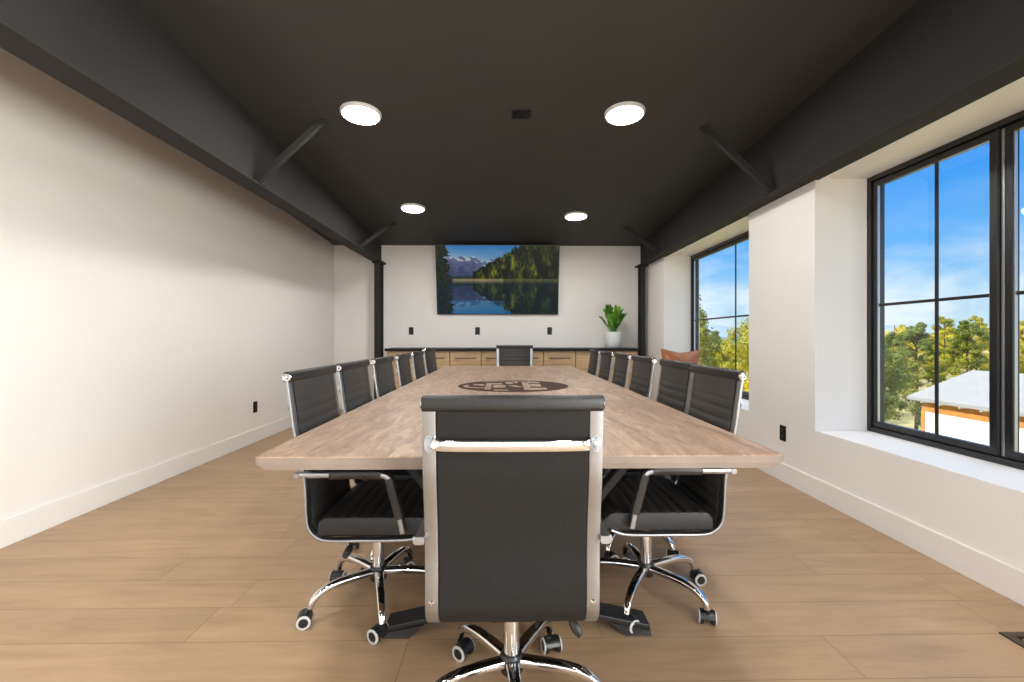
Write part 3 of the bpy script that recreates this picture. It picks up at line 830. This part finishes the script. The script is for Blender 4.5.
# outbuilding under construction
gb = empty('garage_building', (15.6, 8.0, GZ)); tag(gb, 'low garage with pale shingle roof and white wrapped walls outside the near window', 'building')
def G(mb, nm, mt, par=gb, **k): o = mb.build(nm, mt, par, smooth=False, **k); return o
y0, y1 = -9.6, 6.70   # local
wx = 1.90; ez = 3.03; rz_ = 3.83
m = MB(); m.box(-wx, wx, y0, y1, 0, ez-.42); G(m, 'wall', 'wall_wrap')
m = MB(); m.box(-wx-.01, wx+.01, y0-.01, y1+.01, ez-.42, ez)
m.prism([(-wx, ez), (wx, ez), (0, rz_-.08)], -y1-.01, -y0+.01, rotx(PI/2)); G(m, 'upper_wall_panel', 'osb')
hw = 2.22; le = ez-.03
m = MB(); t = .10
m.add([Vector(p) for y in (y0-.45, y1+.22) for p in ((-hw, y, le-.03), (0, y, rz_), (hw, y, le-.03), (hw, y, le-.03+t), (0, y, rz_+t), (-hw, y, le-.03+t))],
      [(0, 1, 4, 5), (1, 2, 3, 4), (6, 11, 10, 7), (7, 10, 9, 8), (0, 6, 7, 1), (1, 7, 8, 2), (5, 4, 10, 11), (4, 3, 9, 10), (0, 5, 11, 6), (2, 8, 9, 3)])
G(m, 'roof', 'roof_shingle')
for k in range(26):
    y = y1-.25-k*.61
    m = MB().box(-hw+.05, -wx-.01, y-.022, y+.022, le-.085, le+.0); o = m.build('rafter_tail', 'wall_wrap', gb, smooth=False)
G(MB().box(-wx-.03, -wx+.0, y1-.10, y1+.01, 0, ez-.42), 'corner_board', 'osb')

# trees
def crown_mesh(seed, kind):
    rnd = random.Random(seed); m = MB(); blobs = []
    H = 1.0
    if kind == 'pine':
        n = 46
        for k in range(n):
            t = (k+.5)/n; z = .16+.80*t; rad = .29*(1-t)**.55+.03; a = k*2.4+rnd.uniform(-.4, .4); r_ = rad*rnd.uniform(.5, 1)
            blobs.append((r_*math.cos(a), r_*math.sin(a), z+rnd.uniform(-.02, .02), rnd.uniform(.05, .085)*(1.25-.4*t), .6))
    else:
        n = 52
        for k in range(n):
            u = rnd.uniform(-1, 1); a = rnd.uniform(0, 2*PI); s = math.sqrt(1-u*u); rr = rnd.uniform(.55, 1)
            blobs.append((.34*rr*s*math.cos(a), .34*rr*s*math.sin(a), .58+.38*rr*u, rnd.uniform(.07, .11), .8))
    V = []; F = []
    for bx, by, bz, br, fl in blobs:
        for q in range(240):
            d = Vector((rnd.gauss(0, 1), rnd.gauss(0, 1), rnd.gauss(0, 1))).normalized()*br*rnd.uniform(.45, 1.05)
            c = Vector((bx+d.x, by+d.y, bz+d.z*fl)); s = rnd.uniform(.006, .013)
            nrm = Vector((d.x+rnd.gauss(0, .02), d.y+rnd.gauss(0, .02), d.z+.03+rnd.gauss(0, .02))).normalized()
            a_ = nrm.orthogonal().normalized(); b_ = nrm.cross(a_); th = rnd.uniform(0, 6.28)
            a2 = a_*math.cos(th)+b_*math.sin(th); b2 = nrm.cross(a2)
            o = len(V); V += [c-a2*s*1.3, c-b2*s*.6, c+a2*s*1.3, c+b2*s*.6]; F.append((o, o+1, o+2, o+3))
    m.add(V, F); return m, blobs
protos = []
for i, k in enumerate(('pine', 'round', 'pine', 'round')):
    r = empty('pine_tree' if k == 'pine' else 'leafy_tree')
    m, blobs = crown_mesh(40+i, k)
    t = MB().tube(catmull([(0, 0, -.02), (.006, .004, .3), (-.006, .004, .6), (0, 0, .9)], 4), lambda t: .016*(1-.8*t)+.002, 8)
    for b in blobs[::3]: t.tube([(0, 0, max(.15, b[2]-.10)), (b[0]*.5, b[1]*.5, b[2]-.03), (b[0], b[1], b[2])], lambda t: .005*(1-.6*t), 5)
    t.build('trunk', 'bark', r)
    me = bpy.data.meshes.new('foliage'); me.from_pydata(m.v, [], m.f); me.materials.append(MATS['tree_leaves'])
    fo = bpy.data.objects.new('foliage', me); col.objects.link(fo); fo.parent = r
    protos.append(r)
rnd = random.Random(11)
spots = []
# (X, Y, height, prototype, label)
front = [(12.9, 22.4, 6.6, 1, 'yellow green leafy tree outside the far window, tallest beside its near edge'),
         (7.3, 18.6, 6.9, 2, 'tall green pine at the far edge of the far window'),
         (21.3, 23.2, 6.0, 0, 'yellow green pine just beyond the garage roof corner'),
         (16.5, 20.6, 5.4, 3, 'small leafy tree left of the garage'),
         (12.6, 27.5, 5.3, 2, 'dark green pine in the gap between the taller trees outside the far window'),
         (10.0, 16.6, 4.0, 3, 'low bright yellow tree in front of the woods outside the far window')]
for i, (X, Y, h, p, lab) in enumerate(front): spots.append((X, Y, h, p, lab, None))
tries = 0
while len(spots) < 150 and tries < 30000:
    tries += 1
    r_ = 25+75*rnd.random()**1.2; a = R(rnd.uniform(12, 76)); X, Y = r_*math.sin(a), r_*math.cos(a)
    if X < 6 or (12 < X < 20 and Y < 17) : continue
    gap = 3.1+.02*r_
    if any(math.hypot(X-s[0], Y-s[1]) < gap+(1.0 if s[4] else 0) for s in spots): continue
    top = 1.1+r_*rnd.uniform(.002, .036) if R(34) < a else 1.1+r_*rnd.uniform(-.03, .012)
    h = top-GZ-max(0, (r_-50))*.012
    k = rnd.choice([0, 0, 2, 1, 2])
    spots.append((X, Y, h, k, None, None))
seen = set()
for X, Y, h, k, lab, g in spots:
    if k not in seen: o = protos[k]; seen.add(k)
    else: o = copy_tree(protos[k])
    zg = GZ+.5*noise.noise(Vector((X*.05, Y*.05, 0)))+max(0, (math.hypot(X, Y)-50))*.012
    o.location = (X, Y, zg); w = h*rnd.uniform(.8, 1.0)
    if k in (1, 3): w = h*.8
    o.scale = (w, w, h); o.rotation_euler = (0, 0, rnd.uniform(0, 6.28))
    if lab: tag(o, lab, 'tree')
    elif k in (0, 2): tag(o, 'yellow green pine in the woods seen through the windows', 'tree', 'pines in the woods outside')
    else: tag(o, 'round crowned leafy tree in the woods seen through the windows', 'tree', 'leafy trees in the woods outside')

# ------------------------------------------------------------------ sky and sun
w = bpy.data.worlds.new('World'); scene.world = w; w.use_nodes = True; nt = w.node_tree; N = nt.nodes; L = nt.links
bg = N['Background']
tc = N.new('ShaderNodeTexCoord'); sp = N.new('ShaderNodeSeparateXYZ'); L.new(tc.outputs['Generated'], sp.inputs[0])
cr = N.new('ShaderNodeValToRGB'); L.new(sp.outputs['Z'], cr.inputs[0])
e = cr.color_ramp.elements
e[0].position = 0; e[0].color = (.60, .74, .82, 1); e[1].position = .8; e[1].color = (.80, .86, .95, 1)
k = e.new(.5); k.color = (.06, .30, .80, 1)
k = e.new(.07); k.color = (.38, .64, .86, 1)
k = e.new(.16); k.color = (.12, .43, .88, 1)
k = e.new(.30); k.color = (.035, .28, .84, 1)
mp = N.new('ShaderNodeMapping'); mp.inputs['Scale'].default_value = (1, 1, 3.2); L.new(tc.outputs['Generated'], mp.inputs[0])
n = N.new('ShaderNodeTexNoise'); n.inputs['Scale'].default_value = 4.2; n.inputs['Detail'].default_value = 9; n.inputs['Roughness'].default_value = .58; n.inputs['Distortion'].default_value = .3
L.new(mp.outputs[0], n.inputs['Vector'])
c2 = N.new('ShaderNodeValToRGB'); L.new(n.outputs['Fac'], c2.inputs[0]); c2.color_ramp.elements[0].position = .42; c2.color_ramp.elements[1].position = .58
hm = N.new('ShaderNodeMapRange'); hm.inputs['From Min'].default_value = .05; hm.inputs['From Max'].default_value = .19; hm.inputs['To Min'].default_value = .85; hm.inputs['To Max'].default_value = .06
L.new(sp.outputs['Z'], hm.inputs['Value'])
mu = N.new('ShaderNodeMath'); mu.operation = 'MULTIPLY'; L.new(c2.outputs[0], mu.inputs[0]); L.new(hm.outputs[0], mu.inputs[1])
mx = N.new('ShaderNodeMix'); mx.data_type = 'RGBA'; L.new(mu.outputs[0], mx.inputs['Factor']); L.new(cr.outputs[0], mx.inputs['A']); mx.inputs['B'].default_value = (.80, .87, .93, 1)
L.new(mx.outputs['Result'], bg.inputs['Color']); sm = N.new('ShaderNodeMapRange'); sm.interpolation_type = 'SMOOTHSTEP'; sm.inputs['From Min'].default_value = .45; sm.inputs['From Max'].default_value = .8; sm.inputs['To Min'].default_value = 1.22; sm.inputs['To Max'].default_value = 3.4
L.new(sp.outputs['Z'], sm.inputs['Value']); L.new(sm.outputs[0], bg.inputs['Strength'])
sun = bpy.data.lights.new('sun', 'SUN'); sun.energy = 7.0; sun.angle = R(.6); sun.color = (1, .94, .84)
so = bpy.data.objects.new('sun', sun); col.objects.link(so)
so.rotation_euler = Vector((-.95, -.12, .62)).to_track_quat('Z', 'Y').to_euler()

# ------------------------------------------------------------------ camera
cam = bpy.data.cameras.new('camera'); co = bpy.data.objects.new('camera', cam); col.objects.link(co)
cam.sensor_width = 36; cam.lens = 455/1024*36; cam.shift_y = -3/1024; cam.clip_start = .05; cam.clip_end = 3000
co.location = (0, 0, 1.10); co.rotation_euler = (R(90), 0, -.0165)
scene.camera = co
vsn = scene.view_settings; vsn.view_transform = 'Standard'; vsn.look = 'None'; vsn.exposure = 0; vsn.gamma = 1; vsn.use_curve_mapping = False
